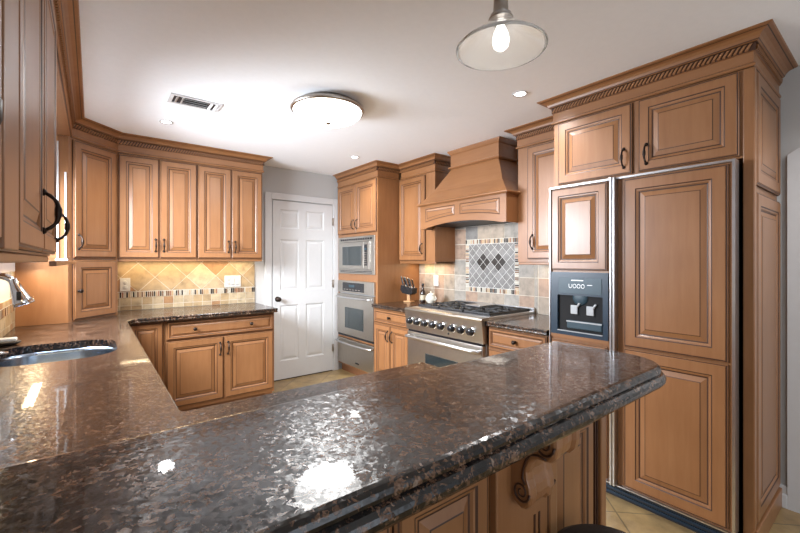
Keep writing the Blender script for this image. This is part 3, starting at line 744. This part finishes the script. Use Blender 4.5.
# ---------------------------------------------------------------- cabinets round the range
t = thing('wall_cabinet', 'narrow maple wall cabinet between the oven cabinet and the hood', 'cabinet', (2.75, 3.532, 0), RIGHT)
W = .585; box_obj('body', t, (0, W, 0, .298, 1.362, ZT), WOOD)
door(t, .008, .445, 1.372, ZT - .01, (.405, 1.50)); crown(t, [(.03, 0), (W, 0), (W, .298)])
m = MB(); light_rail(m, 0, W, .004, 1.362); m.build('light_rail', t)
t = thing('wall_cabinet', 'maple wall cabinet between the hood and the refrigerator cabinet', 'cabinet', (2.75, 1.955, 0), RIGHT)
W = .49; box_obj('body', t, (0, W, 0, .298, 1.362, ZT), WOOD)
door(t, .095, W - .005, 1.385, ZT - .01, (.145, 1.52)); crown(t, [(0, .298), (0, 0), (W, 0)])
m = MB(); light_rail(m, 0, W, .004, 1.362); m.build('light_rail', t)
t = thing('base_cabinet', 'maple base cabinet with drawer and two doors between oven cabinet and range', 'cabinet', (2.40, 3.526, 0), RIGHT)
W = .612; box_obj('body', t, (0, W, 0, .646, .10, .872), WOOD); toe(t, W, .646)
door(t, .015, W - .015, .72, .862, name='drawer', kn=[(W / 2, .79)], fw=.04)
door(t, .015, W / 2 - .003, .135, .705, (W / 2 - .035, .60)); door(t, W / 2 + .003, W - .015, .135, .705, (W / 2 + .035, .60))
t = thing('base_cabinet', 'maple base cabinet of drawers between range and refrigerator', 'cabinet', (2.40, 1.972, 0), RIGHT)
W = .512; box_obj('body', t, (0, W, 0, .646, .10, .872), WOOD); toe(t, W, .646)
door(t, .012, W - .012, .715, .865, name='drawer', kn=[(W / 2, .79)], fw=.04)
door(t, .012, W - .012, .43, .702, name='drawer', kn=[(W / 2, .566)], fw=.045); door(t, .012, W - .012, .135, .418, name='drawer', kn=[(W / 2, .276)], fw=.045)

# hood
t = thing('range_hood', 'tapered maple range hood with arched apron over the stove', 'range hood', (2.60, 3.0, 0), RIGHT)
W = 1.04; zb, zt = 1.685, 1.912
m = MB()  # apron with arched lower edge
n = 24; arch = [(.055 + (W - .11) * i / n, zb + .046 * math.sin(PI * i / n) ** .8) for i in range(n + 1)]
poly = [(0, zb)] + arch + [(W, zb), (W, zt), (0, zt)]
bm = bmesh.new(); fv = [bm.verts.new((u, 0, v)) for u, v in poly]; bv = [bm.verts.new((u, .022, v)) for u, v in poly]
L = len(poly); bm.faces.new(fv); bm.faces.new(bv[::-1])
for k in range(L): bm.faces.new((fv[k], bv[k], bv[(k + 1) % L], fv[(k + 1) % L]))
bmesh.ops.triangulate(bm, faces=[f for f in bm.faces if len(f.verts) > 4]); m.bm(bm, WOODX); bm.free()
m.box(0, .022, .022, .433, zb, zt, WOOD); m.box(W - .022, W, .022, .433, zb, zt, WOOD); m.box(0.0221, W - .0221, .022, .433, zt - .012, zt, WOOD)
m.build('apron', t)
for a, b in ((.075, .470), (.535, W - .065)):   # two arched panels
    m = MB(); loops = []
    for ins, y in ((0, 0), (.004, -.002), (.008, .001), (.028, -.004), (.032, -.004)):
        k = 14; pts = []
        for i in range(k + 1):
            u = a + ins + (b - a - 2 * ins) * i / k; pts.append((u, y, zb + .060 + .046 * math.sin(PI * min(1, max(0, (u - .055) / (W - .11)))) ** .8 + ins))
        pts += [(b - ins, y, zt - .028 - ins), (a + ins, y, zt - .028 - ins)]; loops.append(pts)
    bm = bmesh.new(); m.rings(loops, [GLAZE, GLAZE, WOODX, GLAZE])
    cap = [bm.verts.new(p) for p in loops[-1]]; bm.faces.new(cap); bmesh.ops.triangulate(bm, faces=list(bm.faces)); m.bm(bm, WOODX); bm.free()
    m.build('apron_panel', t)
def frustum(mb, levels, mat):
    """levels: (x0, x1, yfront, z); back stays at the wall"""
    mb.rings([[(a, y, z), (b, y, z), (b, .433, z), (a, .433, z)] for a, b, y, z in levels], mat, mat, mat)
m = MB(); frustum(m, [(-.012, W + .012, -.014, zt), (-.03, W + .03, -.030, zt + .010), (-.03, W + .03, -.030, zt + .018), (-.006, W + .006, -.006, zt + .032)], WOODX); m.build('shelf_molding', t)
m = MB(); frustum(m, [(0, W, 0, zt + .0321), (.100, .945, .075, 2.05), (.185, .885, .128, 2.165), (.262, .828, .172, 2.262)], WOODX); m.build('tapered_body', t)
m = MB(); frustum(m, [(.252, .838, .165, 2.2625), (.236, .852, .150, 2.272), (.236, .852, .150, 2.282), (.256, .834, .168, 2.290), (.256, .834, .168, 2.398), (.248, .842, .161, 2.404), (.234, .856, .148, 2.428), (.231, .860, .145, 2.438)], WOODX); m.build('chimney_crown', t)
m = MB(); m.box(.023, W - .023, .03, .433, 1.722, 1.76, BLKMAT); m.build('liner', t)

# range
t = thing('gas_range', 'wide stainless gas range with eight black knobs under the hood', 'stove', (2.36, 2.908, 0), RIGHT)
W = .930
m = MB(); m.box(0, W, .03, .67, .10, .905, STEEL); m.box(.02, W - .02, .06, .66, 0, .10, BLACK); m.build('body', t)
m = MB()
cp = [(.03, .735), (-.012, .735), (-.035, .905), (-.040, .918), (-.030, .930), (-.012, .934), (.05, .934), (.05, .735)]
m.prism([(a, b) for a, b in cp], 0, W, STEELW, 'x'); c = m.build('control_panel', t)
for k in range(8):
    x = .075 + k * .103 + (.022 if k > 4 else 0); z = .818
    yk = -.0232
    kb = MB(); kb.lathe([(.038, -.002), (.038, .003), (.034, .006), (0, .006)], CHROME, (x, yk, z), 'y', 20); o = kb.build('knob_bezel', c)
    kb = MB(); kb.lathe([(.032, .004), (.032, .010), (.027, .016), (.025, .036), (.022, .040), (0, .040)], BLACK, (x, yk, z), 'y', 18); kb.build('knob', c)
m = MB(); m.lathe([(.010, 0), (.010, .003), (0, .004)], BLACK, (.56, -.016, .765), 'y', 12); m.build('badge', c)
m = MB(); m.box(.004, W - .004, .05, .67, .905, .936, STEEL, .004); m.box(.03, W - .03, .10, .64, .9355, .9385, BLKMAT); m.build('cooktop', t)
m = MB(); m.box(0, W, .645, .67, .935, .965, STEEL, .004); m.build('back_trim', t)
def grate(x0, x1):
    g = MB(); y0, y1, z = .105, .63, .958
    for a in (x0, x1 - .012): g.box(a, a + .012, y0, y1, z - .016, z, BLKMAT, .003)
    for b in (y0, (y0 + y1) / 2 - .006, y1 - .012): g.box(x0, x1, b, b + .012, z - .016, z, BLKMAT, .003)
    for cy in (y0 + .14, y1 - .14):
        for q in range(8):
            a = q * PI / 4; cx = (x0 + x1) / 2
            g.tube([(cx + .035 * math.cos(a), cy + .035 * math.sin(a), z - .004), (cx + (x1 - x0) * .47 * math.cos(a), cy + .125 * math.sin(a), z - .004)], .006, BLKMAT, 6)
    for a in (x0, x1 - .012):
        for b in (y0, y1 - .012): g.box(a, a + .012, b, b + .012, .938, z - .014, BLKMAT)
    o = g.build('grate', t)
    for cy in (y0 + .14, y1 - .14):
        b = MB(); b.lathe([(.05, 0), (.05, .006), (.036, .008), (.036, .014), (0, .015)], BLACK, ((x0 + x1) / 2, cy, .9385), sides=18); b.build('burner', t)
grate(.035, .315); grate(.325, .605); grate(.615, .895)
m = MB(); m.box(.40, .57, .36, .60, .9585, .970, STEEL, .005); m.build('griddle_plate', t)
m = MB(); m.box(.012, W - .012, -.012, .03, .175, .715, STEELW, .005); d = m.build('oven_door', t)
m = MB(); m.box(.265, W - .265, -.0145, -.0118, .33, .545, BGLASS); m.build('door_window', d)
m = MB(); m.tube([(.03, -.012, .672), (.035, -.045, .674), (.10, -.062, .676), (W / 2, -.072, .678), (W - .10, -.062, .676), (W - .035, -.045, .674), (W - .03, -.012, .672)], .0155, STEEL, 12); m.build('handle', d)
m = MB(); m.box(.02, W - .02, -.006, .03, .716, .734, BLACK); m.build('vent_slot', t)
m = MB(); m.box(.012, W - .012, .0, .03, .10, .172, STEELW, .004); m.build('kick_panel', t)

# things on the short worktop
def knife_block():
    t = thing('knife_block', 'dark slanted knife block on a pale wood foot by the oven cabinet', 'knife block', (2.77, 3.395, .9145), -.9)
    m = MB(); m.box(-.05, .05, -.035, .045, 0, .014, BIRCH, .004); m.box(-.02, .02, -.01, .02, .014, .10, BIRCH, .004); m.build('stand', t)
    m = MB(); m.prism([(-.055, .10), (.05, .085), (.075, .10), (.085, .155), (-.075, .19), (-.085, .135)], -.045, .045, BLACK, 'y'); m.build('block', t)
    t.rotation_euler = (0, 0, -PI / 2 + .25)
    k = 0
    for i in range(3):
        for j in range(2):
            x = -.056 + i * .056; y = -.022 + j * .044; zb = .178 - .22 * (x + .055) + .0
            b = thing('kitchen_knife', 'black-handled kitchen knife with steel bolster standing in the dark block', 'knife', (0, 0, 0), 0, 'knives in the knife block')
            M = Matrix.Translation(t.location) @ Matrix.Rotation(-PI / 2 + .25, 4, 'Z') @ Matrix.Translation((x, y, zb + .004))
            b.matrix_world = M @ Matrix.Rotation(-.32, 4, 'Y')
            hm = MB(); hm.box(-.008, .008, -.006, .006, .012, .105 - .012 * j, BLACK, .003); hm.build('handle', b)
            hm = MB(); hm.box(-.009, .009, -.0055, .0055, .0, .011, CHROME, .001); hm.box(-.006, .006, -.0052, .0052, .105 - .012 * j, .113 - .012 * j, CHROME, .001); hm.build('bolster', b)
knife_block()
t = thing('bottle', 'dark glass bottle with a pale label beside the cream jar', 'bottle', (2.83, 3.225, .9145))
BOTTLE = plain('dark_bottle_glass', (0.018, 0.008, 0.005), 0.06, coat=0.6)
m = MB(); m.lathe([(.027, 0), (.029, .004), (.029, .105), (.024, .125), (.0115, .15), (.0105, .195), (.013, .198), (.013, .208), (0, .209)], BOTTLE, sides=20); m.build('glass', t)
m = MB(); m.lathe([(.0295, .035), (.0297, .036), (.0297, .088), (.0295, .089)], plain('bottle_label', (0.42, 0.36, 0.26), 0.6), sides=20, caps=False); m.build('paper_label', t)
m = MB(); m.lathe([(.0135, .19), (.0135, .212), (0, .213)], BLACK, sides=14); m.build('cap', t)
t = thing('lidded_jar', 'cream porcelain lidded jar with two handles at the back of the counter', 'jar', (2.82, 3.085, .9145))
m = MB(); m.lathe([(.032, 0), (.034, .006), (.030, .012), (.050, .028), (.060, .05), (.058, .072), (.046, .088), (.044, .092), (0, .092)], PORCELAIN, sides=24); m.build('pot', t)
m = MB(); m.lathe([(.046, .0925), (.047, .096), (.036, .108), (.016, .116), (.006, .119), (.007, .124), (.010, .130), (.006, .137), (0, .138)], PORCELAIN, sides=24); m.build('lid', t)
for s_ in (-1, 1):
    m = MB(); m.tube([(0, s_ * .050, .078), (0, s_ * .072, .080), (0, s_ * .080, .065), (0, s_ * .068, .048), (0, s_ * .056, .045)], .005, PORCELAIN, 8); m.build('handle', t)

# ---------------------------------------------------------------- refrigerator and its surround
t = thing('refrigerator_cabinet', 'tall maple surround with two upper doors around the refrigerator', 'cabinet', (FX, 1.456, 0), RIGHT)
W = 1.010
m = MB(); m.box(0, W, 0, .598, 1.862, ZT, WOOD); m.build('body', t)
box_obj('side_wall', t, (0, .018, 0, .598, 0, 1.861), WOOD); box_obj('side_wall', t, (W - .034, W - .004, 0, .598, 0, 1.861), WOOD)
door(t, .035, .490, 1.872, ZT - .006, (.448, 1.965)); door(t, .522, W - .045, 1.872, ZT - .006, (.566, 1.965))
crown(t, [(0, .30), (0, 0), (W, 0), (W, .598)])
def side_panel(name, z0, z1):   # on the end that faces the camera side: local x = W plane
    m = MB(); m.panel(.035, .590, z0, z1, 0, t=.016, fw=.065)
    o = m.build(name, t); o.location = (W - .002, 0, 0); o.rotation_euler = (0, 0, PI / 2); return o
side_panel('end_panel', 1.735, ZT - .005); side_panel('end_panel', .115, 1.700)
m = MB(); m.box(W - .004, W + .020, 0.0, .598, 0, .105, WOOD, .005); m.build('base_molding', t)
m = MB(); m.box(W - .034, W + .010, -.006, .030, 0, ZT, WOOD, .005); m.build('corner_post', t)
# refrigerator
t = thing('refrigerator', 'built-in side-by-side refrigerator faced with maple panels and ice dispenser', 'refrigerator', (2.36, 1.434, 0), RIGHT)
m = MB(); m.box(.004, .936, .055, .66, .012, 1.845, BLKMAT); m.build('body', t)
m = MB(); m.box(.004, .936, .045, .08, 0, .085, BLKMAT)
for k in range(3): m.box(.01, .93, .038, .046, .014 + k * .024, .026 + k * .024, BLUEBLK)
m.build('toe_grille', t)
# freezer door with dispenser
m = MB(); m.box(.006, .386, .012, .052, .095, 1.835, WOOD); d = m.build('freezer_door', t)
for z0, z1 in ((1.312, 1.832), (.10, .868)):
    m = MB(); m.panel(.010, .364, z0, z1, .012, t=.016, fw=.05); m.build('wood_panel', d)
m = MB()
m.box(.010, .374, -.002, .012, .885, .905, WOODX)
DX0, DX1, DZ0, DZ1 = .012, .372, .906, 1.300
m.build('lower_rail', d)
m = MB()
f = -.006
for a, b, c, e in ((DX0, DX0 + .045, DZ0, DZ1), (DX1 - .030, DX1, DZ0, DZ1), (DX0 + .045, DX1 - .030, DZ0, DZ0 + .022), (DX0 + .045, DX1 - .030, DZ0 + .250, DZ1)): m.box(a, b, f, .012, c, e, BLUEBLK)
m.box(DX0 + .045, DX1 - .03, .009, .0118, DZ0 + .022, DZ0 + .250, CAVITY); dd = m.build('dispenser', d)
m = MB(); m.box(DX0 + .055, DX1 - .035, f - .003, f + .001, DZ0 + .262, DZ1 - .035, BLUELT, .001); q = m.build('control_panel', dd)
for k in range(4):
    m = MB(); x = DX0 + .135 + k * .026; z = DZ1 - .085
    pts = [(x + .010 * math.cos(a * PI / 6), f - .0045, z + .012 * math.sin(a * PI / 6)) for a in (range(6, 13) if k == 0 else range(13))]
    if k == 0: pts = [(pts[0][0], pts[0][1], z + .012)] + pts + [(pts[-1][0], pts[-1][1], z + .012)]
    m.tube(pts, .0016, ICON, 6); m.build('icon', q)
m = MB(); m.box(DX0 + .14, DX0 + .215, f - .0048, f - .003, DZ1 - .052, DZ1 - .047, ICON); m.box(DX0 + .24, DX0 + .27, f - .0048, f - .003, DZ1 - .078, DZ1 - .075, ICON); m.build('icon', q)
for x in (.165, .265):
    m = MB(); m.box(x - .022, x + .022, -.004, .006, DZ0 + .135, DZ0 + .19, PADDLE, .009); m.tube([(x + .02, .0, DZ0 + .18), (x + .036, -.004, DZ0 + .205)], .006, PADDLE, 8); m.build('paddle', dd)
m = MB(); m.lathe([(.05, 0), (.045, .006), (.03, .010), (0, .010)], BLUELT, (.20, .009, DZ0 + .238), 'y', 20); m.build('ice_chute', dd)
m = MB(); m.box(DX0 + .11, DX1 - .032, -.012, .008, DZ0 + .045, DZ0 + .095, BLUELT, .006); m.box(DX0 + .11, DX1 - .032, -.0145, -.0115, DZ0 + .086, DZ0 + .094, PADDLE); m.box(DX0 + .046, DX1 - .032, -.009, .004, DZ0 + .023, DZ0 + .028, PADDLE); m.build('drip_tray', dd)
# tall door
m = MB(); m.box(.420, .934, .012, .052, .095, 1.835, WOOD); d = m.build('refrigerator_door', t)
for z0, z1 in ((.890, 1.828), (.103, .880)):
    m = MB(); m.panel(.455, .918, z0, z1, .012, t=.016, fw=.062); m.build('wood_panel', d)
m = MB()
m.box(.388, .402, -.030, .052, .092, 1.848, STEEL, .004); m.box(.405, .419, -.030, .052, .092, 1.848, STEEL, .004); m.build('full_length_handle', t)
m = MB()
m.box(.004, .388, -.006, .05, 1.836, 1.846, STEEL); m.box(.419, .938, -.006, .05, 1.836, 1.846, STEEL); m.box(.0005, .0055, -.006, .05, .092, 1.846, STEEL); m.box(.934, .946, -.010, .055, .092, 1.846, STEEL)
m.box(.419, .938, -.004, .05, .088, .0945, STEEL); m.box(.004, .388, -.004, .05, .088, .0945, STEEL); m.build('edge_trim', t)

# ---------------------------------------------------------------- bar stool
t = thing('bar_stool', 'round black bar stool pushed against the peninsula under the bar', 'stool', (.862, .383, 0), 0)
m = MB(); m.lathe([(.0, .690), (.10, .690), (.118, .698), (.122, .715), (.118, .738), (.10, .750), (.05, .754), (0, .755)], RUBBER, sides=32, caps=False); m.build('seat', t)
for k in range(4):
    a = PI / 4 + k * PI / 2; m = MB(); m.tube([(.075 * math.cos(a), .075 * math.sin(a), .70), (.125 * math.cos(a), .125 * math.sin(a), 0)], [.014, .012], BLACK, 10); m.build('leg', t)
m = MB(); m.tube([(.108 * math.cos(2 * PI * k / 24), .108 * math.sin(2 * PI * k / 24), .215) for k in range(25)], .008, BLACK, 8, False); m.build('foot_ring', t)

# ---------------------------------------------------------------- ceiling things
t = thing('ceiling_light', 'round opal flush ceiling light with nickel rim', 'ceiling light', (1.265, 2.42, H))
m = MB(); m.lathe([(.0, -.001), (.195, -.001), (.20, -.015), (.240, -.030), (.248, -.046), (.240, -.056), (.222, -.057)], NICKEL, sides=48, caps=False); m.build('rim', t)
m = MB(); m.lathe([(.232, -.050), (.222, -.072), (.193, -.097), (.146, -.117), (.08, -.129), (0, -.132)], LAMPGLASS, sides=48, caps=False); m.build('bowl', t)
m = MB(); m.lathe([(.022, -.129), (.020, -.136), (.008, -.141), (.006, -.150), (0, -.153)], NICKEL, sides=16); m.build('finial', t)
spots = (('recessed downlight above the corner cabinets', (.45, 3.50)), ('recessed downlight in front of the oven cabinet', (2.13, 3.49)), ('recessed downlight in front of the refrigerator', (2.16, 1.52)))
for lab, (x, y) in spots:
    t = thing('recessed_light', 'small white ' + lab, 'recessed light', (x, y, H), 0, 'recessed ceiling lights')
    m = MB(); m.lathe([(.048, -.0005), (.046, -.006), (.034, -.004), (.033, -.0008)], WHITE, sides=28, caps=False); m.build('trim_ring', t)
    m = MB(); m.lathe([(.033, -.0012), (.02, -.003), (0, -.0034)], DOWNLIT, sides=24, caps=False); m.build('lens', t)
t = thing('ceiling_vent', 'white louvred air vent in the ceiling', 'air vent', (.55, 2.955, H), .0)
t.rotation_euler = (0, 0, 0)
m = MB(); a, b = .155, .085
for q in ((-a, a, -b, -b + .022), (-a, a, b - .022, b), (-a, -a + .022, -b + .022, b - .022), (a - .022, a, -b + .022, b - .022)): m.box(*q, -.007, -.0005, WHITE)
m.build('frame', t)
m = MB(); m.box(-a + .022, a - .022, -b + .022, b - .022, -.002, -.0006, BLKMAT); m.build('duct', t)
for k in range(8):
    m = MB(); x = -a + .036 + k * .034
    if k in (0, 1, 6, 7): m.prism([(x, -.010), (x + .004, -.010), (x + .016, -.0025), (x + .012, -.0025)] if k < 4 else [(x + .012, -.010), (x + .016, -.010), (x + .004, -.0025), (x, -.0025)], -b + .024, b - .024, WHITE, 'y')
    else:
        continue
    m.build('louvre', t)
for k in range(3):
    m = MB(); y = -b + .034 + k * .036; m.prism([(y, -.010), (y + .004, -.010), (y + .018, -.0025), (y + .014, -.0025)], -.075, .075, WHITE, 'x'); m.build('louvre', t)
# pendant over the bar
t = thing('pendant_lamp', 'clear glass cone pendant lamp hanging over the granite bar', 'pendant lamp', (.73, .565, 1.848))
m = MB(); m.lathe([(.100, 0), (.101, .003), (.092, .012), (.062, .034), (.036, .052), (.026, .064), (.024, .078), (.0215, .078), (.0235, .063), (.034, .050), (.060, .031), (.090, .009), (.097, .0005)], SHADEGLASS, sides=48, caps=False); m.build('shade', t)
m = MB(); m.lathe([(.0275, .066), (.0275, .070), (.017, .080), (.0155, .125), (.0185, .128), (.0185, .142), (.012, .150), (.004, .155), (.004, .58), (0, .58)], NICKEL, sides=24); m.build('socket', t)
m = MB(); m.lathe([(.006, .062), (.010, .050), (.0165, .035), (.019, .020), (.016, .007), (.008, .0), (0, -.002)], BULB, sides=20); m.build('bulb', t)
m = MB(); m.lathe([(.05, .5905), (.05, .578), (.03, .57), (0, .57)], NICKEL, sides=24); m.build('ceiling_canopy', t)
